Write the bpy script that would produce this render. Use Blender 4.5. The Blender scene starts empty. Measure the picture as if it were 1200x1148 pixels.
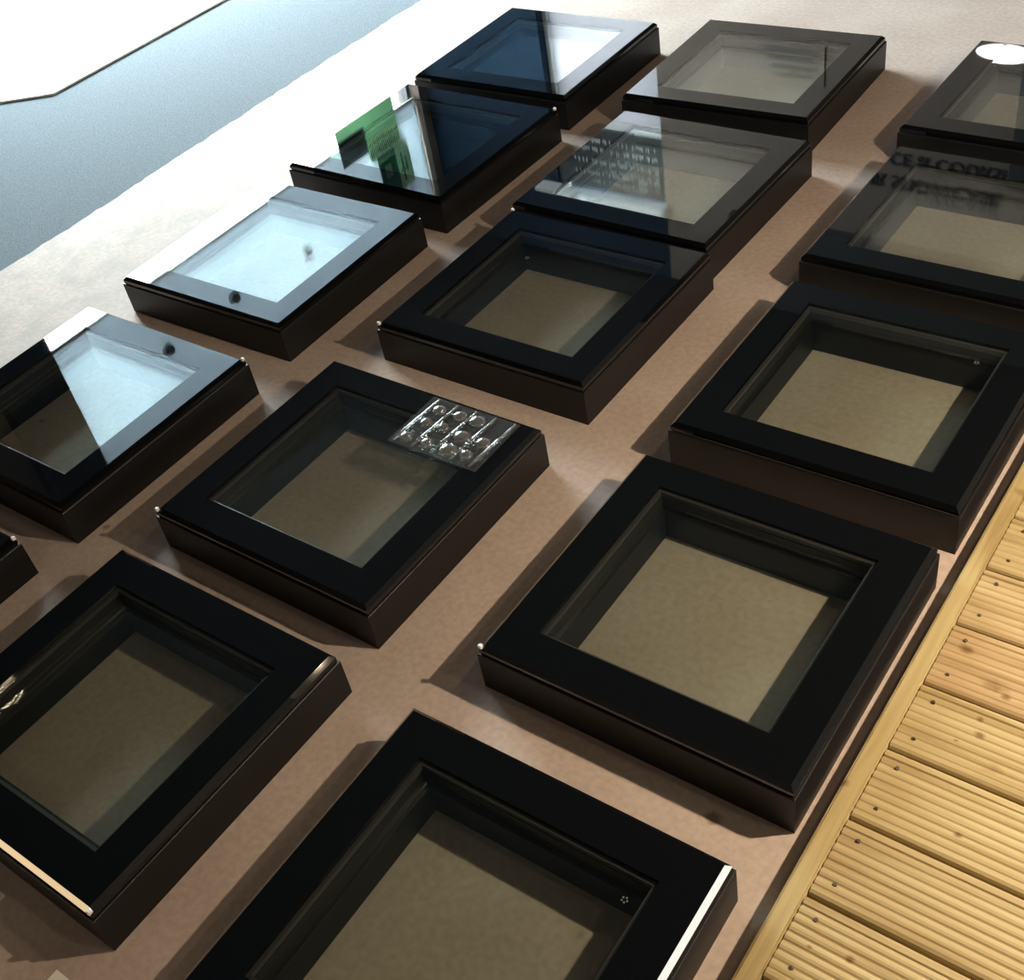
import bpy, bmesh, math, random
from mathutils import Vector, Matrix
random.seed(4)
S = bpy.context.scene
COL = S.collection
PI = math.pi

# ------------------------------------------------------------------ helpers
def tag(o, label=None, cat=None, group=None, kind=None):
    if label: o['label'] = label
    if cat: o['category'] = cat
    if group: o['group'] = group
    if kind: o['kind'] = kind
    return o

def link_bm(name, bm, mat, parent=None, smooth=False):
    me = bpy.data.meshes.new(name)
    bmesh.ops.recalc_face_normals(bm, faces=bm.faces[:])
    bm.to_mesh(me); bm.free()
    if smooth:
        for p in me.polygons: p.use_smooth = True
    mats = mat if isinstance(mat, (list, tuple)) else [mat]
    for m in mats: me.materials.append(m)
    o = bpy.data.objects.new(name, me); COL.objects.link(o)
    if parent: o.parent = parent
    return o

def empty(name, loc=(0, 0, 0), rz=0):
    o = bpy.data.objects.new(name, None); COL.objects.link(o)
    o.location = loc; o.rotation_euler = (0, 0, rz); o.empty_display_size = .05
    return o

def box(bm, x0, x1, y0, y1, z0, z1, mi=0):
    vs = [bm.verts.new(p) for p in ((x0,y0,z0),(x1,y0,z0),(x1,y1,z0),(x0,y1,z0),(x0,y0,z1),(x1,y0,z1),(x1,y1,z1),(x0,y1,z1))]
    for f in ((0,3,2,1),(4,5,6,7),(0,1,5,4),(1,2,6,5),(2,3,7,6),(3,0,4,7)):
        fc = bm.faces.new([vs[i] for i in f]); fc.material_index = mi
    return vs

def bbox(x0, x1, y0, y1, z0, z1, bev=0, seg=2):
    bm = bmesh.new(); box(bm, x0, x1, y0, y1, z0, z1)
    if bev: bmesh.ops.bevel(bm, geom=bm.edges[:], offset=bev, segments=seg, profile=.5, affect='EDGES')
    return bm

def ring(bm, prof, W, D, closed=True):
    """sweep a profile of (inset, z) points round a W x D rectangle centred on the origin"""
    loops = []
    for ins, z in prof:
        a, b = W/2-ins, D/2-ins
        loops.append([bm.verts.new(p) for p in ((-a,-b,z),(a,-b,z),(a,b,z),(-a,b,z))])
    n = len(loops)
    for i in range(n if closed else n-1):
        A, B = loops[i], loops[(i+1) % n]
        for k in range(4):
            bm.faces.new([A[k], A[(k+1)%4], B[(k+1)%4], B[k]])

def tube(bm, p0, p1, r, seg=16, r1=None):
    p0, p1 = Vector(p0), Vector(p1); d = p1-p0
    q = d.to_track_quat('Z', 'Y').to_matrix().to_4x4()
    bmesh.ops.create_cone(bm, cap_ends=True, segments=seg, radius1=r, radius2=(r if r1 is None else r1), depth=d.length,
                          matrix=Matrix.Translation((p0+p1)/2) @ q)

# ------------------------------------------------------------------ materials
def new_mat(name):
    m = bpy.data.materials.new(name); m.use_nodes = True
    nt = m.node_tree; nt.nodes.clear()
    out = nt.nodes.new('ShaderNodeOutputMaterial')
    return m, nt, out

def N(nt, t, **kw):
    n = nt.nodes.new(t)
    for k, v in kw.items(): setattr(n, k, v)
    return n

def principled(name, col, rough=.5, metal=0, var=.0, scale=8, bump=0, bscale=60, detail=4, spec=.5, ior=1.5, col2=None):
    m, nt, out = new_mat(name)
    b = N(nt, 'ShaderNodeBsdfPrincipled')
    b.inputs['Base Color'].default_value = (*col, 1)
    b.inputs['Roughness'].default_value = rough
    b.inputs['Metallic'].default_value = metal
    b.inputs['IOR'].default_value = ior
    b.inputs['Specular IOR Level'].default_value = spec
    tc = N(nt, 'ShaderNodeTexCoord')
    if var or col2:
        nz = N(nt, 'ShaderNodeTexNoise'); nz.inputs['Scale'].default_value = scale; nz.inputs['Detail'].default_value = detail
        nt.links.new(tc.outputs['Object'], nz.inputs['Vector'])
        cr = N(nt, 'ShaderNodeValToRGB')
        cr.color_ramp.elements[0].position = .3; cr.color_ramp.elements[1].position = .7
        c2 = col2 or tuple(min(1, c*(1+var)) for c in col)
        c1 = col if col2 else tuple(c*(1-var) for c in col)
        cr.color_ramp.elements[0].color = (*c1, 1); cr.color_ramp.elements[1].color = (*c2, 1)
        nt.links.new(nz.outputs['Fac'], cr.inputs['Fac'])
        nt.links.new(cr.outputs['Color'], b.inputs['Base Color'])
    if bump:
        n2 = N(nt, 'ShaderNodeTexNoise'); n2.inputs['Scale'].default_value = bscale; n2.inputs['Detail'].default_value = 3
        nt.links.new(tc.outputs['Object'], n2.inputs['Vector'])
        bp = N(nt, 'ShaderNodeBump'); bp.inputs['Strength'].default_value = bump; bp.inputs['Distance'].default_value = .002
        nt.links.new(n2.outputs['Fac'], bp.inputs['Height']); nt.links.new(bp.outputs['Normal'], b.inputs['Normal'])
    nt.links.new(b.outputs[0], out.inputs['Surface'])
    return m

def glass_mat(name, tint, r0=.042, white=0.0):
    """clear pane: each face mirrors by the Schlick law and lets the rest through"""
    m, nt, out = new_mat(name)
    geo = N(nt, 'ShaderNodeNewGeometry')
    dot = N(nt, 'ShaderNodeVectorMath', operation='DOT_PRODUCT')
    nt.links.new(geo.outputs['Normal'], dot.inputs[0]); nt.links.new(geo.outputs['Incoming'], dot.inputs[1])
    ab = N(nt, 'ShaderNodeMath', operation='ABSOLUTE'); nt.links.new(dot.outputs['Value'], ab.inputs[0])
    inv = N(nt, 'ShaderNodeMath', operation='SUBTRACT'); inv.inputs[0].default_value = 1; nt.links.new(ab.outputs[0], inv.inputs[1])
    pw = N(nt, 'ShaderNodeMath', operation='POWER'); pw.inputs[1].default_value = 5; nt.links.new(inv.outputs[0], pw.inputs[0])
    mu = N(nt, 'ShaderNodeMath', operation='MULTIPLY_ADD'); mu.inputs[1].default_value = 1-r0; mu.inputs[2].default_value = r0
    nt.links.new(pw.outputs[0], mu.inputs[0])
    tr = N(nt, 'ShaderNodeBsdfTransparent'); tr.inputs['Color'].default_value = (*tint, 1)
    gl = N(nt, 'ShaderNodeBsdfGlossy'); gl.inputs['Roughness'].default_value = 0.0; gl.inputs['Color'].default_value = (1,1,1,1)
    mx = N(nt, 'ShaderNodeMixShader')
    nt.links.new(mu.outputs[0], mx.inputs[0]); nt.links.new(tr.outputs[0], mx.inputs[1]); nt.links.new(gl.outputs[0], mx.inputs[2])
    last = mx
    if white:
        df = N(nt, 'ShaderNodeBsdfDiffuse'); df.inputs['Color'].default_value = (.8,.8,.8,1)
        m2 = N(nt, 'ShaderNodeMixShader'); m2.inputs[0].default_value = white
        nt.links.new(mx.outputs[0], m2.inputs[1]); nt.links.new(df.outputs[0], m2.inputs[2]); last = m2
    nt.links.new(last.outputs[0], out.inputs['Surface'])
    return m

def emit_mat(name, col, s):
    m, nt, out = new_mat(name)
    e = N(nt, 'ShaderNodeEmission'); e.inputs['Color'].default_value = (*col, 1); e.inputs['Strength'].default_value = s
    nt.links.new(e.outputs[0], out.inputs['Surface']); return m

def cloth_mat(name, col, trans=.5, var=.1, scale=3):
    m, nt, out = new_mat(name)
    tc = N(nt, 'ShaderNodeTexCoord'); nz = N(nt, 'ShaderNodeTexNoise'); nz.inputs['Scale'].default_value = scale
    nt.links.new(tc.outputs['Object'], nz.inputs['Vector'])
    cr = N(nt, 'ShaderNodeValToRGB')
    cr.color_ramp.elements[0].color = (*[c*(1-var) for c in col], 1); cr.color_ramp.elements[1].color = (*[min(1,c*(1+var)) for c in col], 1)
    nt.links.new(nz.outputs['Fac'], cr.inputs['Fac'])
    d = N(nt, 'ShaderNodeBsdfDiffuse'); t = N(nt, 'ShaderNodeBsdfTranslucent')
    nt.links.new(cr.outputs[0], d.inputs['Color']); nt.links.new(cr.outputs[0], t.inputs['Color'])
    mx = N(nt, 'ShaderNodeMixShader'); mx.inputs[0].default_value = trans
    nt.links.new(d.outputs[0], mx.inputs[1]); nt.links.new(t.outputs[0], mx.inputs[2])
    nt.links.new(mx.outputs[0], out.inputs['Surface']); return m

def board_mat():
    m, nt, out = new_mat('display_board')
    b = N(nt, 'ShaderNodeBsdfPrincipled'); b.inputs['Roughness'].default_value = .75; b.inputs['Specular IOR Level'].default_value = .25
    tc = N(nt, 'ShaderNodeTexCoord')
    def noise(sc, det, ro=.5):
        n = N(nt, 'ShaderNodeTexNoise'); n.inputs['Scale'].default_value = sc; n.inputs['Detail'].default_value = det; n.inputs['Roughness'].default_value = ro
        nt.links.new(tc.outputs['Object'], n.inputs['Vector']); return n
    n1 = noise(5, 5); n2 = noise(90, 3); n3 = noise(14, 6, .65)
    cr = N(nt, 'ShaderNodeValToRGB')
    cr.color_ramp.elements[0].position = .3; cr.color_ramp.elements[0].color = (.48,.385,.335,1)
    cr.color_ramp.elements[1].position = .72; cr.color_ramp.elements[1].color = (.57,.48,.425,1)
    nt.links.new(n1.outputs['Fac'], cr.inputs['Fac'])
    cr2 = N(nt, 'ShaderNodeValToRGB')
    cr2.color_ramp.elements[0].position = .35; cr2.color_ramp.elements[0].color = (.9,.9,.9,1)
    cr2.color_ramp.elements[1].position = .65; cr2.color_ramp.elements[1].color = (1.06,1.06,1.06,1)
    nt.links.new(n2.outputs['Fac'], cr2.inputs['Fac'])
    mm = N(nt, 'ShaderNodeMix', data_type='RGBA', blend_type='MULTIPLY'); mm.inputs[0].default_value = 1
    nt.links.new(cr.outputs[0], mm.inputs[6]); nt.links.new(cr2.outputs[0], mm.inputs[7])
    # scuffed dirt along the outer (left) edge of the board and a few brown stains
    sx = N(nt, 'ShaderNodeSeparateXYZ'); nt.links.new(tc.outputs['Object'], sx.inputs[0])
    mr = N(nt, 'ShaderNodeMapRange'); mr.inputs['From Min'].default_value = -1.2; mr.inputs['From Max'].default_value = -1.45
    nt.links.new(sx.outputs['X'], mr.inputs['Value'])
    cr3 = N(nt, 'ShaderNodeValToRGB'); cr3.color_ramp.elements[0].position = .44; cr3.color_ramp.elements[0].color = (0,0,0,1)
    cr3.color_ramp.elements[1].position = .62; cr3.color_ramp.elements[1].color = (.55,.55,.55,1)
    nt.links.new(n3.outputs['Fac'], cr3.inputs['Fac'])
    ml = N(nt, 'ShaderNodeMath', operation='MULTIPLY'); nt.links.new(mr.outputs[0], ml.inputs[0]); nt.links.new(cr3.outputs[0], ml.inputs[1])
    dirt = N(nt, 'ShaderNodeMix', data_type='RGBA'); nt.links.new(ml.outputs[0], dirt.inputs[0])
    nt.links.new(mm.outputs[2], dirt.inputs[6]); dirt.inputs[7].default_value = (.36,.33,.29,1)
    prev = dirt.outputs[2]
    for (x, y, r) in ((.513,.185,.011),(-.735,.172,.007),(-1.131,.327,.007),(-.12,.30,.004)):
        ds = N(nt, 'ShaderNodeVectorMath', operation='DISTANCE'); ds.inputs[1].default_value = (x, y, 0)
        wob = N(nt, 'ShaderNodeVectorMath', operation='SCALE'); wob.inputs['Scale'].default_value = .018
        nt.links.new(n2.outputs['Color'], wob.inputs[0])
        ad = N(nt, 'ShaderNodeVectorMath', operation='ADD'); nt.links.new(tc.outputs['Object'], ad.inputs[0]); nt.links.new(wob.outputs[0], ad.inputs[1])
        sb = N(nt, 'ShaderNodeVectorMath', operation='SUBTRACT'); nt.links.new(ad.outputs[0], sb.inputs[0]); sb.inputs[1].default_value = (.009,.009,.009)
        nt.links.new(sb.outputs[0], ds.inputs[0])
        m2 = N(nt, 'ShaderNodeMapRange'); m2.inputs['From Min'].default_value = r*1.25; m2.inputs['From Max'].default_value = r*.6
        m2.inputs['To Max'].default_value = .7
        nt.links.new(ds.outputs['Value'], m2.inputs['Value'])
        mx = N(nt, 'ShaderNodeMix', data_type='RGBA'); nt.links.new(m2.outputs[0], mx.inputs[0]); nt.links.new(prev, mx.inputs[6])
        mx.inputs[7].default_value = (.19,.11,.06,1); prev = mx.outputs[2]
    nt.links.new(prev, b.inputs['Base Color'])
    bp = N(nt, 'ShaderNodeBump'); bp.inputs['Strength'].default_value = .35; bp.inputs['Distance'].default_value = .002
    nt.links.new(n3.outputs['Fac'], bp.inputs['Height']); nt.links.new(bp.outputs['Normal'], b.inputs['Normal'])
    nt.links.new(b.outputs[0], out.inputs['Surface'])
    return m

def pine_mat(name, seed, dark=1.0, red=0.0, knots=(), sc=(1.6,26,26)):
    dark *= .88
    m, nt, out = new_mat(name)
    b = N(nt, 'ShaderNodeBsdfPrincipled'); b.inputs['Roughness'].default_value = .55; b.inputs['Specular IOR Level'].default_value = .3
    tc = N(nt, 'ShaderNodeTexCoord')
    mp = N(nt, 'ShaderNodeMapping'); mp.inputs['Location'].default_value = (seed*3.1, seed*1.7, seed)
    mp.inputs['Scale'].default_value = sc
    nt.links.new(tc.outputs['Object'], mp.inputs['Vector'])
    n1 = N(nt, 'ShaderNodeTexNoise'); n1.inputs['Scale'].default_value = 2.2; n1.inputs['Detail'].default_value = 6; n1.inputs['Distortion'].default_value = .4
    nt.links.new(mp.outputs[0], n1.inputs['Vector'])
    cr = N(nt, 'ShaderNodeValToRGB')
    e = cr.color_ramp.elements
    e[0].position = .28; e[0].color = (.33*dark, .235*dark, .10*dark, 1)
    e[1].position = .62; e[1].color = (.52*dark, (.42-red*.05)*dark, (.215-red*.02)*dark, 1)
    mid = e.new(.45); mid.color = (.46*dark, (.355-red*.04)*dark, .165*dark, 1)
    nt.links.new(n1.outputs['Fac'], cr.inputs['Fac'])
    # knots
    mp2 = N(nt, 'ShaderNodeMapping'); mp2.inputs['Location'].default_value = (seed*.71, seed*.37, 0); mp2.inputs['Scale'].default_value = (5.0, 9.5, 0.0)
    nt.links.new(tc.outputs['Object'], mp2.inputs['Vector'])
    vo = N(nt, 'ShaderNodeTexVoronoi'); vo.inputs['Scale'].default_value = 1.0; nt.links.new(mp2.outputs[0], vo.inputs['Vector'])
    n2 = N(nt, 'ShaderNodeTexNoise'); n2.inputs['Scale'].default_value = 60; nt.links.new(tc.outputs['Object'], n2.inputs['Vector'])
    ad = N(nt, 'ShaderNodeMath', operation='MULTIPLY_ADD'); ad.inputs[1].default_value = .12; nt.links.new(n2.outputs['Fac'], ad.inputs[0]); nt.links.new(vo.outputs['Distance'], ad.inputs[2])
    mr = N(nt, 'ShaderNodeMapRange'); mr.inputs['From Min'].default_value = .19; mr.inputs['From Max'].default_value = .11; mr.inputs['To Max'].default_value = .75
    nt.links.new(ad.outputs[0], mr.inputs['Value'])
    mx = N(nt, 'ShaderNodeMix', data_type='RGBA'); nt.links.new(mr.outputs[0], mx.inputs[0]); nt.links.new(cr.outputs[0], mx.inputs[6]); mx.inputs[7].default_value = (.20,.105,.04,1)
    prev = mx.outputs[2]
    for (kx, ky, kr) in knots:
        mk = N(nt, 'ShaderNodeMapping'); mk.inputs['Location'].default_value = (-kx*.75, -ky, 0); mk.inputs['Scale'].default_value = (.75, 1, 0)
        nt.links.new(tc.outputs['Object'], mk.inputs['Vector'])
        ln = N(nt, 'ShaderNodeVectorMath', operation='LENGTH'); nt.links.new(mk.outputs[0], ln.inputs[0])
        a2 = N(nt, 'ShaderNodeMath', operation='MULTIPLY_ADD'); a2.inputs[1].default_value = kr*.9; nt.links.new(n2.outputs['Fac'], a2.inputs[0]); nt.links.new(ln.outputs['Value'], a2.inputs[2])
        m3 = N(nt, 'ShaderNodeMapRange'); m3.inputs['From Min'].default_value = kr*1.6; m3.inputs['From Max'].default_value = kr*.8; m3.inputs['To Max'].default_value = .85
        nt.links.new(a2.outputs[0], m3.inputs['Value'])
        m4 = N(nt, 'ShaderNodeMix', data_type='RGBA'); nt.links.new(m3.outputs[0], m4.inputs[0]); nt.links.new(prev, m4.inputs[6]); m4.inputs[7].default_value = (.17,.085,.03,1)
        prev = m4.outputs[2]
    nt.links.new(prev, b.inputs['Base Color'])
    nt.links.new(b.outputs[0], out.inputs['Surface'])
    return m

M = {}
M['frit']   = principled('black_enamelled_glass', (.0032,.0036,.0042), rough=.02, spec=.5, ior=1.5)
M['glass']  = glass_mat('clear_glass', (.945,.964,.948), .050)
M['lowe']   = glass_mat('coated_glass', (.945,.964,.948), .085)
M['body']   = principled('black_powder_coat', (.0062,.0066,.0072), rough=.45, spec=.35, bump=.15, bscale=400, var=.15, scale=20)
M['smoked'] = glass_mat('smoked_glass', (.25,.28,.30), .16)
M['kerb']   = principled('dark_kerb_lining', (.012,.0115,.011), rough=.5, var=.1)
M['spacer'] = principled('dark_spacer_bar', (.040,.039,.038), rough=.35)
M['glint']  = principled('glint_white', (.85,.85,.85), rough=.25)
M['mark']   = principled('etched_glass', (.30,.31,.30), rough=.4)
M['board']  = board_mat()
M['boardedge'] = M['board']
M['carpet'] = principled('grey_carpet', (.095,.12,.14), rough=.95, col2=(.20,.235,.26), scale=260, bump=.6, bscale=500, spec=.1, detail=6)
M['white']  = principled('white_board', (.78,.77,.73), rough=.6, var=.03, scale=4)
M['paper']  = principled('paper', (.92,.89,.84), rough=.7, var=.02)
M['wall']   = principled('painted_wall', (.185,.148,.125), rough=.9, spec=.1, var=.04, scale=3, bump=.1)
M['walldark'] = principled('dark_blue_wall', (.013,.024,.040), rough=1, spec=0, var=.1, scale=2)
M['ceil']   = principled('dark_ceiling', (.009,.0095,.010), rough=1, spec=0, var=.1, scale=2)
M['darkmetal'] = principled('dark_metal', (.04,.045,.05), rough=.4, metal=.3)
M['steel']  = principled('steel', (.35,.35,.36), rough=.3, metal=.8, var=.05)
M['whiteframe'] = principled('white_frame', (.7,.72,.72), rough=.5, var=.03)
M['blind']  = cloth_mat('white_blind', (.60,.65,.69), .31, .05)
M['green']  = cloth_mat('green_banner', (.30,.47,.33), .42, .3, 3)
M['pale']   = cloth_mat('pale_print', (.45,.58,.42), .5, .1, 9)
M['dgreen'] = cloth_mat('dark_green_sign', (.05,.20,.14), .45, .2, 9)
M['grey']   = cloth_mat('grey_print', (.18,.22,.22), .45, .2, 9)
M['frost']  = cloth_mat('frosted_window', (.50,.50,.52), .32, .25, 2.2)
M['ink']    = principled('dark_ink', (.03,.028,.026), rough=.6)
M['greyink'] = principled('grey_ink', (.07,.06,.055), rough=.7)
M['signdark'] = principled('dark_sign', (.03,.033,.035), rough=.6, var=.2, scale=5)
M['chalk']  = principled('pale_lettering', (.55,.56,.54), rough=.6)
M['clearfilm'] = glass_mat('clear_film', (.90,.92,.92), .07, .025)
M['domes']  = glass_mat('clear_domes', (.80,.82,.82), .10, .10)
M['nail']   = principled('nail_hole', (.05,.035,.02), rough=.6)
M['hardwood'] = principled('white_ledge', (.42,.43,.43), rough=.5)

# ------------------------------------------------------------------ the skylight units
UW, UD, UH = .500, .481, .0904
ZG = UH-.0145
def make_unit():
    root = empty('skylight')
    bm = bmesh.new()
    ring(bm, [(.0,0),(.0,ZG-.003),(.0012,ZG-.0015),(.004,ZG-.0015),(.004,ZG),(.074,ZG),(.076,.052),(.083,.052),(.084,.0)], UW, UD)
    link_bm('kerb_frame', bm, M['body'], root)
    bm = bmesh.new()   # black enamelled border of the top pane with a polished arris
    ring(bm, [(.0030,ZG+.0002),(.0030,UH-.0068),(.0098,UH),(.0665,UH),(.0665,ZG+.0002)], UW, UD)
    link_bm('black_glass_border', bm, M['frit'], root)
    bm = bmesh.new()
    box(bm, -UW/2+.0665, UW/2-.0665, -UD/2+.0665, UD/2-.0665, UH-.0062, UH-.0001)
    link_bm('top_pane', bm, M['glass'], root)
    bm = bmesh.new()
    ring(bm, [(.0668,.064),(.0668,UH-.0064),(.0728,UH-.0064),(.0728,.064)], UW, UD)
    link_bm('spacer_bar', bm, M['spacer'], root)
    bm = bmesh.new()
    box(bm, -UW/2+.0762, UW/2-.0762, -UD/2+.0762, UD/2-.0762, .0575, .0635)
    link_bm('lower_pane', bm, M['lowe'], root)
    return root

def copy_tree(o, parent=None):
    c = o.copy(); COL.objects.link(c); c.parent = parent
    for ch in [x for x in o.children]: copy_tree(ch, c)
    return c

ROWS = 'black skylights laid out in three rows on the board'
UNITS = {
'C1':(.0962,-.3900,.0107,.5070,.4809,'large black skylight cut off by the bottom edge of the photo, near the decking'),
'C2':(.1132,.2164,.0008,.5002,.4782,'black skylight beside the decking, second from the front in the right-hand row'),
'C3':(.1150,.7679,.0032,.4957,.4894,'black skylight beside the decking, in the very middle of the right-hand row'),
'C4':(.0894,1.3312,-.0082,.5,.4804,'black skylight whose glass mirrors faint dark lettering, second from the back in the right-hand row'),
'C5':(.0613,1.8868,-.0193,.5,.4884,'farthest skylight of the right-hand row, a white lamp mirrored in its corner'),
'B1':(-.5623,-.3763,-.0011,.4981,.4860,'front skylight of the middle row, beside the white cards at the bottom left'),
'B2':(-.5795,.1985,-.0038,.4980,.4727,'middle-row skylight with a sheet of clear bubbles lying on its glass'),
'B3':(-.5737,.7965,-.0011,.4957,.4854,'black skylight at the centre of the middle row, behind the bubble sheet'),
'B4':(-.5944,1.3003,-.0126,.5,.4771,'middle-row skylight with a dark sign mirrored in its glass, second from the back'),
'B5':(-.6367,1.8463,.0249,.4990,.4787,'farthest skylight of the middle row, set slightly skew'),
'A1':(-1.2571,-.4491,0,.5,.4809,'nearest skylight of the left-hand row, only its white-tipped corner in the photo'),
'A2':(-1.2520,.1159,.0015,.5075,.4824,'left-row skylight with half dark, half white glass, second from the front'),
'A3':(-1.2630,.7038,.0131,.4991,.4766,'left-row skylight whose whole glass mirrors the white window'),
'A4':(-1.2610,1.2581,-.0134,.5004,.4816,'left-row skylight with green shapes mirrored in its glass'),
'A5':(-1.2688,1.7822,.0122,.4986,.4823,'farthest skylight of the left-hand row, dark blue glass with a pale patch'),
}
roots = {}
proto = make_unit()
for i, (k, (x, y, a, w, d, lab)) in enumerate(UNITS.items()):
    r = proto if i == 0 else copy_tree(proto)
    ca, sa = math.cos(a), math.sin(a)
    r.location = (x+ca*w/2-sa*d/2, y+sa*w/2+ca*d/2, .0003); r.rotation_euler = (0, 0, a)
    tag(r, lab, 'skylight', ROWS); roots[k] = r

for k in ('A4','A5'):
    for ch in roots[k].children:
        if ch.name.startswith('lower_pane'):
            ch.data = ch.data.copy(); ch.data.materials[0] = M['smoked']; ch['label'] = 'smoked dark lower pane'
def glint(k, c):  # tiny white block in place of light glinting off a glass corner
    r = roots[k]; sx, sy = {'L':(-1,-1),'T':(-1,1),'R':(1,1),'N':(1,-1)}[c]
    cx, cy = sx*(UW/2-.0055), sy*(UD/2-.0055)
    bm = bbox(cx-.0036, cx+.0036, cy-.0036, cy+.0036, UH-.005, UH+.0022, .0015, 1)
    o = link_bm('corner_glint', bm, M['glint'], r); o['label'] = 'small white block standing in for a corner glint'
for k, c in (('B3','T'),('B3','L'),('C2','L'),('A1','R'),('A2','R'),('A4','R'),('B1','N'),('B2','L')): glint(k, c)
def mark(k, lx, ly):
    r = roots[k]; bm = bmesh.new()
    cx, cy = lx-UW/2, ly-UD/2
    for j in range(5):
        a = j*1.25
        bmesh.ops.create_cone(bm, cap_ends=True, segments=5, radius1=.0016, radius2=.001, depth=.0006,
            matrix=Matrix.Translation((cx+.0035*math.cos(a), cy+.0035*math.sin(a), .0639)))
    o = link_bm('maker_mark', bm, M['mark'], r); o['label'] = 'tiny etched mark inside the glass'
mark('C1', .400, .385); mark('C3', .388, .392); mark('B3', .125, .355); mark('B1', .364, .24)

# ------------------------------------------------------------------ bubble sheet on the middle-row unit
bs = empty('bubble_sheet', (-.215, .592, UH+.0004))
tag(bs, 'sheet of clear plastic bubbles lying across the corner of a black skylight', 'plastic sheet')
bm = bmesh.new(); box(bm, -.098, .098, -.068, .068, 0, .0006)
link_bm('backing_film', bm, M['clearfilm'], bs)
for i in range(5):
    x = -.085+i*.0425
    bm = bmesh.new(); tube(bm, (x-.004, -.062, .0022), (x+.006, .062, .0022), .0022, 8)
    link_bm('ridge', bm, M['domes'], bs, True)
for i in range(4):
    for j in range(3):
        if (i, j) in ((3, 2),): continue
        bm = bmesh.new()
        bmesh.ops.create_uvsphere(bm, u_segments=14, v_segments=8, radius=1)
        r = random.uniform(.011,.0175)
        for v in bm.verts:
            v.co = Vector((v.co.x*r, v.co.y*r*.95, max(0, v.co.z)*.011+.0006)) + Vector((-.066+i*.0425+.004*j+(i*7+j*3)%5*.0016-.003, -.045+j*.042+(i*5+j*2)%4*.002-.003, 0))
        link_bm('bubble', bm, M['domes'], bs, True)

# ------------------------------------------------------------------ base board, boards, decking, carpet
bm = bmesh.new()
pr = [(-1.772,-.029),(-1.772,-.002),(-1.770,0)]
random.seed(7)
# board top with a slightly ragged outer edge
ys = [-1.3+i*.02 for i in range(int(5.0/.02)+1)]
vb, vt, vr, prof = [], [], [], []
for y in ys:
    j = random.uniform(-.004,.004)
    xl = -1.776+j+.010*math.sin(y*2.1)
    row = [(xl,y,-.0298),(xl,y,-.003),(xl+.003,y,0),(.6425,y,0),(.645,y,-.002),(.6452,y,-.0298)]
    prof.append([bm.verts.new(p) for p in row])
for a, b in zip(prof[:-1], prof[1:]):
    for i in range(len(a)-1):
        bm.faces.new([a[i], b[i], b[i+1], a[i+1]])
    bm.faces.new([a[-1], b[-1], b[0], a[0]])
bm.faces.new(prof[0][::-1]); bm.faces.new(prof[-1])
tag(link_bm('display_board', bm, M['board']), 'wide pinkish beige board lying under all the black skylights', 'board')

floor = link_bm('floor', bbox(-4.5, 3.4, -3.2, 5.2, -.13, -.030), M['carpet']); tag(floor, kind='structure')

bm = bmesh.new()
pts = [(-2.626,1.515),(-2.612,3.6),(-3.85,3.6),(-3.85,.636)]
for z0, z1, g in ((-.0298,-.0285,.004),(-.0285,-.022,0)):
    lo = [bm.verts.new((x-g, y+g*.3, z0)) for x, y in pts]; hi = [bm.verts.new((x-g, y+g*.3, z1)) for x, y in pts]
    bm.faces.new(lo[::-1]); bm.faces.new(hi)
    for i in range(4): bm.faces.new([lo[i], lo[(i+1)%4], hi[(i+1)%4], hi[i]])
tag(link_bm('white_board', bm, M['white']), 'white board with a cut corner lying on the grey carpet', 'board')

tag(link_bm('paper_card', bbox(-.112,.03,-.60,-.433,.0002,.0012), M['paper']), 'white card whose corner shows at the bottom edge of the photo', 'card')
tag(link_bm('paper_card', bbox(-.42,-.266,-.56,-.403,.0002,.0012), M['paper']), 'white card at the left edge of the photo below the front skylight', 'card')

DZ = .050
M['trim'] = pine_mat('pine_trim', 2.3, 1.02, 0, ((.646,.286,.0065),(.660,1.02,.004)), (26,1.6,26))
bm = bmesh.new()
box(bm, .6456, .6728, -1.3, 3.6, -.0298, DZ-.0008)
bmesh.ops.bevel(bm, geom=[e for e in bm.edges if abs((e.verts[0].co-e.verts[1].co).y) > 1 and e.verts[0].co.z > -.02], offset=.003, segments=2, affect='EDGES')
tag(link_bm('edging_strip', bm, M['trim']), 'smooth pine strip edging the decking along the beige board', 'edging')
groove0, pitch = .1234, .1199
labels = {}
vis = {0:'nearest the bottom edge of the photo', }
k0, k1 = -4, 22
pm = [pine_mat('pine_deck_%s' % n, s, d, rd) for n, s, d, rd in (('a',1.1,1.0,0),('b',4.7,.97,.6),('c',8.2,1.03,.2),('d',12.9,1.0,.9),('e',17.3,.95,.3))]
def deck_board(n, mat):
    """one reeded decking board, x along its length"""
    w = pitch-.0035; bm = bmesh.new(); L = 1.9
    prof = [(-w/2,-.0798),(-w/2,-.006)]
    prof += [(-w/2+.002,-.0022),(-w/2+.006,0)]
    nr = 7; a = -w/2+.013; b = w/2-.013; st = (b-a)/nr
    prof += [(a-.001,0)]
    for i in range(nr):
        x = a+i*st
        prof += [(x+.0008,-.0021),(x+st*.22,-.0007),(x+st*.5,0),(x+st*.78,-.0007),(x+st-.0008,-.0021)]
    prof += [(b+.001,0),(w/2-.006,0),(w/2-.002,-.0022),(w/2,-.006),(w/2,-.0798)]
    A = [bm.verts.new((0, y, z)) for y, z in prof]; B = [bm.verts.new((L, y, z)) for y, z in prof]
    for i in range(len(A)): bm.faces.new([A[i], A[(i+1)%len(A)], B[(i+1)%len(B)], B[i]])
    bm.faces.new(A[::-1]); bm.faces.new(B)
    return bm
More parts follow.
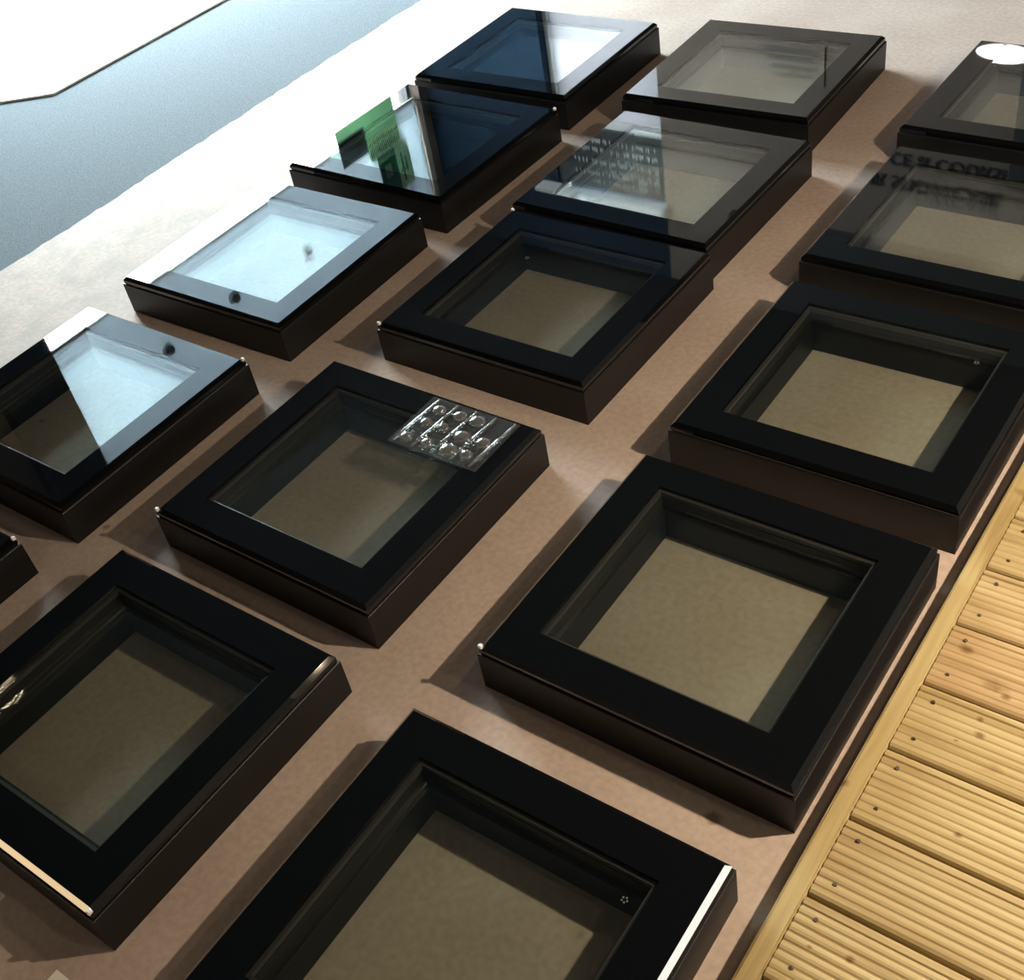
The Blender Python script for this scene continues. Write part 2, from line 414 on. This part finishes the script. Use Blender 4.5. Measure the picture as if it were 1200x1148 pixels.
ordn = ['lowest in the photo','second up from the bottom edge','third up from the bottom edge','fourth up from the bottom edge','fifth up from the bottom edge, with a dark knot','sixth up from the bottom edge','seventh up from the bottom edge','eighth up from the bottom edge','highest in the photo']
KN = {4:((.030,.020,.0085),(.100,-.034,.006),(.17,.01,.004)), 3:((.092,.012,.006),(.085,.036,.004),(.07,-.01,.003)), 2:((.12,-.02,.004),), 6:((.05,.03,.004),), 0:((.075,.01,.005),(.03,.0,.003))}
for k in range(-4, 9):
    yc = groove0+pitch*(k-.5)
    r = empty('decking_board', (.6740, yc, DZ))
    o = link_bm('plank', deck_board(k, None), pine_mat('pine_with_knots_%d' % k, 3.3+k*2.9, .98, .9 if k == 4 else .2, KN[k]) if k in KN else pm[(k*3+1) % 5], r)
    for sy in (-1, 1):
        for xx in (.0225, .62):
            bm = bmesh.new()
            tube(bm, (xx+random.uniform(-.002,.002), sy*(pitch/2-.026)+random.uniform(-.002,.002), -.006), (xx, sy*(pitch/2-.026), .0004), .0028, 8)
            link_bm('nail', bm, M['nail'], r)
    place = {0:'at the bottom edge of the photo',1:'second up from the bottom edge',2:'third up from the bottom edge',3:'fourth up from the bottom edge',
             4:'fifth up from the bottom edge, with a dark round knot',5:'sixth up from the bottom edge',6:'seventh up from the bottom edge',7:'highest in the photo'}
    if k in place: lab = 'grooved pine decking board, ' + place[k]
    elif k < 0: lab = 'grooved pine decking board below the bottom edge of the photo'
    else: lab = 'grooved pine decking board beyond the top end of those in the photo'
    tag(r, lab, 'decking board', 'pine decking boards')

# ------------------------------------------------------------------ the room
XW, YW, CZ = -4.27, 5.0, 3.0
Y0, Y1, Z0, Z1 = 1.83, 4.93, .45, 2.90
def wall(name, parts, mat):
    bm = bmesh.new()
    for p in parts: box(bm, *p)
    return tag(link_bm(name, bm, mat), kind='structure')
wall('wall_left', [(XW-.2,XW,-3.0,Y0,-.03,CZ),(XW-.2,XW,Y1,YW,-.03,CZ),(XW-.2,XW,Y0,Y1,-.03,Z0),(XW-.2,XW,Y0,Y1,Z1,CZ)], M['wall'])
X0, X1 = -3.29, -2.50
wall('wall_back', [(X1,3.2,YW,YW+.2,-.03,CZ)], M['wall'])
wall('wall_corner', [(XW-.2,X0,YW,YW+.2,-.03,CZ),(X0,X1,YW,YW+.2,-.03,.5),(X0,X1,YW,YW+.2,2.52,CZ)], M['walldark'])
wall('wall_right', [(3.2,3.4,-3.0,YW,-.03,CZ)], M['wall'])
wall('wall_front', [(XW-.2,3.4,-3.2,-3.0,-.03,CZ)], M['wall'])
wall('ceiling', [(XW-.2,3.4,-3.2,YW+.2,CZ,CZ+.15)], M['ceil'])
wall('trim_1', [(XW+.001,XW+.10,1.49,1.82,-.03,CZ)], M['walldark'])

wall('trim_2', [(-2.05,3.19,YW-.06,YW-.001,2.42,CZ-.001)], M['signdark'])
# window in the left wall: frame with mullions, panes and bolts
w1 = empty('window_1', (XW, 0, 0)); tag(w1, kind='structure')
bm = bmesh.new()
for (a, b, c, d) in ((Y0,Y0+.03,Z0,Z1),(Y1-.03,Y1,Z0,Z1),(Y0+.03,Y1-.03,Z0,Z0+.05),(Y0+.03,Y1-.03,Z1-.05,Z1),(4.70,4.745,Z0+.05,Z1-.05)):
    box(bm, -.14, -.08, a, b, c, d)
link_bm('window_frame', bm, M['darkmetal'], w1)
bm = bmesh.new(); box(bm, -.115, -.109, Y0+.03, 4.70, Z0+.05, Z1-.05); link_bm('window_pane', bm, M['glass'], w1)
bm = bmesh.new(); box(bm, -.115, -.109, 4.745, Y1-.03, Z0+.05, Z1-.05); link_bm('window_pane', bm, M['glass'], w1)
# roller blind
rb = empty('roller_blind', (XW-.05, 0, 0)); tag(rb, 'white roller blind half drawn down over the large window', 'blind')
link_bm('blind_cloth', bbox(-.0015,.0015,Y0+.01,Y1-.01,2.02,2.86), M['blind'], rb)
bm = bmesh.new(); tube(bm, (0,Y0+.01,2.87),(0,Y1-.01,2.87), .022); link_bm('blind_roller', bm, M['whiteframe'], rb, True)
bm = bmesh.new(); box(bm, -.006,.006,Y0+.01,Y1-.01,2.0,2.02); link_bm('bottom_bar', bm, M['whiteframe'], rb)
# round fixings in a line across the blind
for y, z, wh in ((3.06,2.40,'middle'),(3.69,2.43,'right-hand'),(2.52,2.41,'left-hand')):
    r = empty('round_fixing', (XW-.02, y, z)); tag(r, 'round metal fixing on the window blind, %s one of three' % wh, 'fixing')
    bm = bmesh.new(); bmesh.ops.create_uvsphere(bm, u_segments=16, v_segments=10, radius=.026); link_bm('knob', bm, M['darkmetal'], r, True)
    bm = bmesh.new(); tube(bm, (-.024,0,0),(-.012,0,0), .040, 20); link_bm('washer', bm, M['whiteframe'], r)
# green banner in the window
gb = empty('banner', (XW+.01, 0, 0)); tag(gb, 'green banner with a pale striped band hanging in the window', 'banner')
link_bm('banner_cloth', bbox(-.002,.002,4.12,4.66,1.2,2.03), M['green'], gb)
link_bm('pale_band', bbox(-.002,.002,4.36,4.66,2.0305,2.17), M['pale'], gb)
link_bm('grey_band', bbox(-.0015,.0035,4.12,4.359,1.93,2.10), M['grey'], gb)
bm = bmesh.new()
for i in range(22): box(bm, .0025, .0045, 4.372+i*.013, 4.377+i*.013, 2.04+random.uniform(0,.02), 2.14+random.uniform(0,.02))
link_bm('stripe_print', bm, M['ink'], gb)
ex = empty('green_sign', (XW+.03, 0, 0)); tag(ex, 'small green and white sign hanging in the window', 'sign')
link_bm('green_panel', bbox(-.004,.004,4.40,4.56,2.16,2.47), M['dgreen'], ex)
link_bm('white_panel', bbox(-.004,.004,4.5602,4.69,2.16,2.47), M['pale'], ex)
bm = bmesh.new()
box(bm, .0042,.006,4.60,4.615,2.22,2.42); box(bm, .0042,.006,4.635,4.65,2.26,2.36); box(bm, .0042,.006,4.58,4.65,2.33,2.35)
link_bm('figure_print', bm, M['dgreen'], ex)
bm = bmesh.new(); box(bm, .0042,.006,4.44,4.50,2.24,2.33)
link_bm('pale_print', bm, M['pale'], ex)

# window and menu-like sign in the back wall
w2 = empty('window_2', (0, YW, 0)); tag(w2, kind='structure')
bm = bmesh.new()
for (a, b, c, d) in ((X0,X0+.03,.5,2.52),(X1-.03,X1,.5,2.52),(X0+.03,X1-.03,.5,.55),(X0+.03,X1-.03,2.03,2.16)):
    box(bm, a, b, .06, .12, c, d)
link_bm('window_frame', bm, M['whiteframe'], w2)
link_bm('window_pane', bbox(X0+.03,X1-.03,.088,.092,.55,2.03), M['frost'], w2)
sg = empty('dark_sign', (0, YW, 0)); tag(sg, 'dark wall sign with rows of small pale lettering above a window', 'sign')
link_bm('sign_board', bbox(X0+.001,X1-.001,.02,.05,2.072,2.47), M['signdark'], sg)
bm = bmesh.new()
for row, z in enumerate((2.13,2.19,2.27,2.35)):
    x = X0+.06+.1*random.random()
    while x < X1-.05:
        if random.random() < .82: box(bm, x, x+.006, .0165, .0195, z, z+random.uniform(.018,.034))
        x += random.choice((.012,.014,.03))
tag(link_bm('small_lettering', bm, M['chalk'], sg), kind='stuff')
tag(link_bm('white_ledge', bbox(X0-.12,X1+.01,YW-.10,YW,2.475,2.50), M['hardwood']), 'long white ledge above the dark sign', 'shelf')

# lettering on the back wall
def text_mesh(name, body, size, loc, rot, mat, ext=.004):
    cu = bpy.data.curves.new(name, 'FONT'); cu.body = body; cu.size = size; cu.extrude = ext; cu.resolution_u = 3
    o = bpy.data.objects.new(name, cu); COL.objects.link(o)
    bpy.context.view_layer.update()
    dg = bpy.context.evaluated_depsgraph_get()
    me = bpy.data.meshes.new_from_object(o.evaluated_get(dg)); COL.objects.unlink(o); bpy.data.objects.remove(o)
    me.materials.clear(); me.materials.append(mat)
    t = bpy.data.objects.new(name, me); COL.objects.link(t); t.location = loc; t.rotation_euler = rot
    return t
M['deepink'] = principled('deep_ink', (.012,.014,.02), rough=.7)
t2 = text_mesh('wall_lettering', 'SPACE & COURSE', .10, (-1.30, YW-.006, 1.90), (PI/2,0,0), M['deepink'])
tag(t2, 'lower line of dark lettering on the back wall', 'lettering')
t = text_mesh('wall_lettering', 'AS OUR SHOWCASE', .105, (-1.52, YW-.006, 2.03), (PI/2,0,0), M['deepink'])
tag(t, 'upper line of dark lettering on the back wall, mirrored in the skylight glass', 'lettering')
nt_ = empty('notice', (0, YW, 0)); tag(nt_, 'small notice with dark scribbled lines on the back wall', 'notice')
link_bm('sheet', bbox(-1.86,-1.50,-.006,0,1.38,1.60), M['wall'], nt_)
bm = bmesh.new()
for i in range(4): box(bm, -1.83+.02*i, -1.53-.03*(i%2), -.008, -.0062, 1.41+i*.045, 1.425+i*.045)
link_bm('written_lines', bm, M['ink'], nt_)

# dark cabinet and lamp by the back wall
cb = empty('cabinet', (0, 4.74, -.03)); tag(cb, 'tall dark cabinet against the back wall beside the glowing lamp', 'cabinet')
link_bm('cabinet_body', bbox(-.46,.50,0,.255,0,1.88,.004,1), M['signdark'], cb)
for x in (-.455, .022):
    d = link_bm('cabinet_door', bbox(x,x+.473,-.02,-.0005,.06,1.86,.003,1), M['signdark'], cb)
    bm = bmesh.new(); hx = x+.44 if x < 0 else x+.03
    tube(bm, (hx,-.035,.9),(hx,-.035,1.05), .006, 10); tube(bm,(hx,-.036,.91),(hx,-.019,.91),.004,8); tube(bm,(hx,-.036,1.04),(hx,-.019,1.04),.004,8)
    link_bm('door_handle', bm, M['steel'], d, True)
M['lampglow'] = emit_mat('lamp_glow', (1,.88,.86), 13)
fl = empty('floor_lamp', (-.455, 4.42, -.0298)); tag(fl, 'floor lamp with a glowing white dome by the back wall', 'lamp')
bm = bmesh.new(); tube(bm, (0,0,0),(0,0,.02), .13, 28); link_bm('lamp_base', bm, M['steel'], fl, True)
bm = bmesh.new(); tube(bm, (0,0,.02),(0,0,1.05), .010, 12); link_bm('pole', bm, M['steel'], fl, True)
bm = bmesh.new(); bmesh.ops.create_uvsphere(bm, u_segments=28, v_segments=14, radius=1)
for v in bm.verts: v.co = Vector((v.co.x*.115, v.co.y*.06, v.co.z*.025+1.085))
link_bm('lamp_shade', bm, M['lampglow'], fl, True)

# ------------------------------------------------------------------ lamps of the room (warm downlights, right side)
M['warm'] = emit_mat('downlight_glow', (1,.74,.48), 20)
def downlight(x, y, power, lab, col=(1,.76,.50), size=.16):
    r = empty('downlight', (x, y, CZ)); tag(r, lab, 'ceiling light', 'round warm ceiling downlights')
    bm = bmesh.new(); ring_r = .085
    bmesh.ops.create_cone(bm, cap_ends=False, segments=28, radius1=ring_r, radius2=ring_r+.01, depth=.03, matrix=Matrix.Translation((0,0,-.0155)))
    link_bm('bezel', bm, M['steel'], r, True)
    bm = bmesh.new(); tube(bm, (0,0,-.02),(0,0,-.012), .078, 28); link_bm('lens', bm, M['warm'], r)
    l = bpy.data.lights.new('downlight_lamp', 'AREA'); l.shape = 'DISK'; l.size = size; l.energy = power; l.color = col
    o = bpy.data.objects.new('downlight_lamp', l); COL.objects.link(o); o.parent = r; o.location = (0,0,-.03)
    return r
downlight(2.75, .60, 8, 'warm round ceiling downlight nearest the right wall')
downlight(.95, -1.85, 5, 'warm round ceiling downlight nearest the front wall')
downlight(1.60, 1.75, 8, 'warm round ceiling downlight above the far decking')

M['shade'] = principled('white_enamel_shade', (.7,.68,.64), rough=.4)
pl = empty('pendant_lamp', (1.36, .78, CZ)); tag(pl, 'pendant lamp on a long cord hanging low over the pine decking', 'lamp')
bm = bmesh.new(); tube(bm, (0,0,-.03),(0,0,0), .05, 20); link_bm('ceiling_rose', bm, M['shade'], pl)
bm = bmesh.new(); tube(bm, (0,0,-1.63),(0,0,-.03), .004, 8); link_bm('cord', bm, M['darkmetal'], pl)
bm = bmesh.new()
rings = [(.03,-1.61),(.05,-1.63),(.10,-1.67),(.135,-1.72),(.131,-1.72),(.096,-1.674),(.046,-1.635),(.026,-1.616)]
vr = [[bm.verts.new((r_*math.cos(a*PI/16), r_*math.sin(a*PI/16), z_)) for a in range(32)] for r_, z_ in rings]
for A, B in zip(vr, vr[1:]+vr[:1]):
    for i in range(32): bm.faces.new([A[i], A[(i+1)%32], B[(i+1)%32], B[i]])
link_bm('lamp_shade', bm, M['shade'], pl, True)
bm = bmesh.new(); bmesh.ops.create_uvsphere(bm, u_segments=20, v_segments=12, radius=.022, matrix=Matrix.Translation((0,0,-1.70)))
link_bm('bulb', bm, M['warm'], pl, True)
l = bpy.data.lights.new('bulb_light', 'AREA'); l.shape = 'DISK'; l.size = .05; l.energy = 36; l.color = (1,.79,.55)
o = bpy.data.objects.new('bulb_light', l); COL.objects.link(o); o.parent = pl; o.location = (0,0,-1.735)

# unseen glowing panels, added so the polished glass edges shine
M['wallglow'] = emit_mat('added_panel_glow', (1,.92,.82), 24)
wl = empty('added_glow_panel', (3.2, 1.0, .86)); tag(wl, 'long glowing panel added on the right wall to shine in the glass edges', 'lamp')
link_bm('back_plate', bbox(-.02,0,-.54,.54,-.15,.15,.004,1), M['steel'], wl)
link_bm('glowing_panel', bbox(-.045,-.0205,-.52,.52,-.13,.13,.008,2), M['wallglow'], wl)
M['amber'] = emit_mat('amber_glow', (1,.72,.40), 13)  # second added panel, for the warm shine on the front skylight's near edge
wl2 = empty('added_glow_panel', (-2.5, -3.0, .46)); tag(wl2, 'low amber glowing panel added on the front wall to shine in a glass edge', 'lamp')
link_bm('back_plate', bbox(-.46,.46,0,.02,-.14,.14,.004,1), M['steel'], wl2)
link_bm('glowing_panel', bbox(-.44,.44,.0205,.045,-.12,.12,.008,2), M['amber'], wl2)

# ------------------------------------------------------------------ daylight
w = bpy.data.worlds.new('overcast_sky'); S.world = w; w.use_nodes = True
bg = w.node_tree.nodes['Background']; bg.inputs['Color'].default_value = (.85,.945,1.0,1); bg.inputs['Strength'].default_value = 80
def portal(name, loc, rot, sx, sy):
    l = bpy.data.lights.new(name, 'AREA'); l.shape = 'RECTANGLE'; l.size = sx; l.size_y = sy
    l.cycles.is_portal = True
    o = bpy.data.objects.new(name, l); COL.objects.link(o); o.location = loc; o.rotation_euler = rot
portal('window_daylight', (XW-.19, (Y0+Y1)/2, (Z0+Z1)/2), (0,-PI/2,0), Z1-Z0, Y1-Y0)
portal('back_window_daylight', ((X0+X1)/2, YW+.19, 1.27), (-PI/2,0,0), X1-X0, 1.55)

# ------------------------------------------------------------------ camera
R = [[0.8062998950426818,0.5717461147897746,-0.15161417966983826],[0.2967708131948167,-0.6127453289456648,-0.7324412920439126],[-0.5116713434323319,0.5455726735074501,-0.6637340538439216]]
cam = bpy.data.cameras.new('camera'); co = bpy.data.objects.new('camera', cam); COL.objects.link(co)
mw = Matrix(((R[0][0],-R[1][0],-R[2][0],.97740822),(R[0][1],-R[1][1],-R[2][1],-.56230041),(R[0][2],-R[1][2],-R[2][2],1.40189765),(0,0,0,1)))
co.matrix_world = mw
cam.sensor_fit = 'HORIZONTAL'; cam.sensor_width = 36; cam.lens = 1403.356/1200*36; cam.clip_start = .02; cam.clip_end = 100
S.camera = co

S.view_settings.view_transform = 'Standard'; S.view_settings.look = 'None'; S.view_settings.gamma = 1
S.view_settings.use_curve_mapping = False
S.view_settings.exposure = 0.0
cy = S.cycles
cy.max_bounces = 10; cy.transparent_max_bounces = 16; cy.glossy_bounces = 5; cy.diffuse_bounces = 4; cy.transmission_bounces = 6
cy.sample_clamp_indirect = 60; cy.use_denoising = True; cy.caustics_reflective = False; cy.caustics_refractive = False
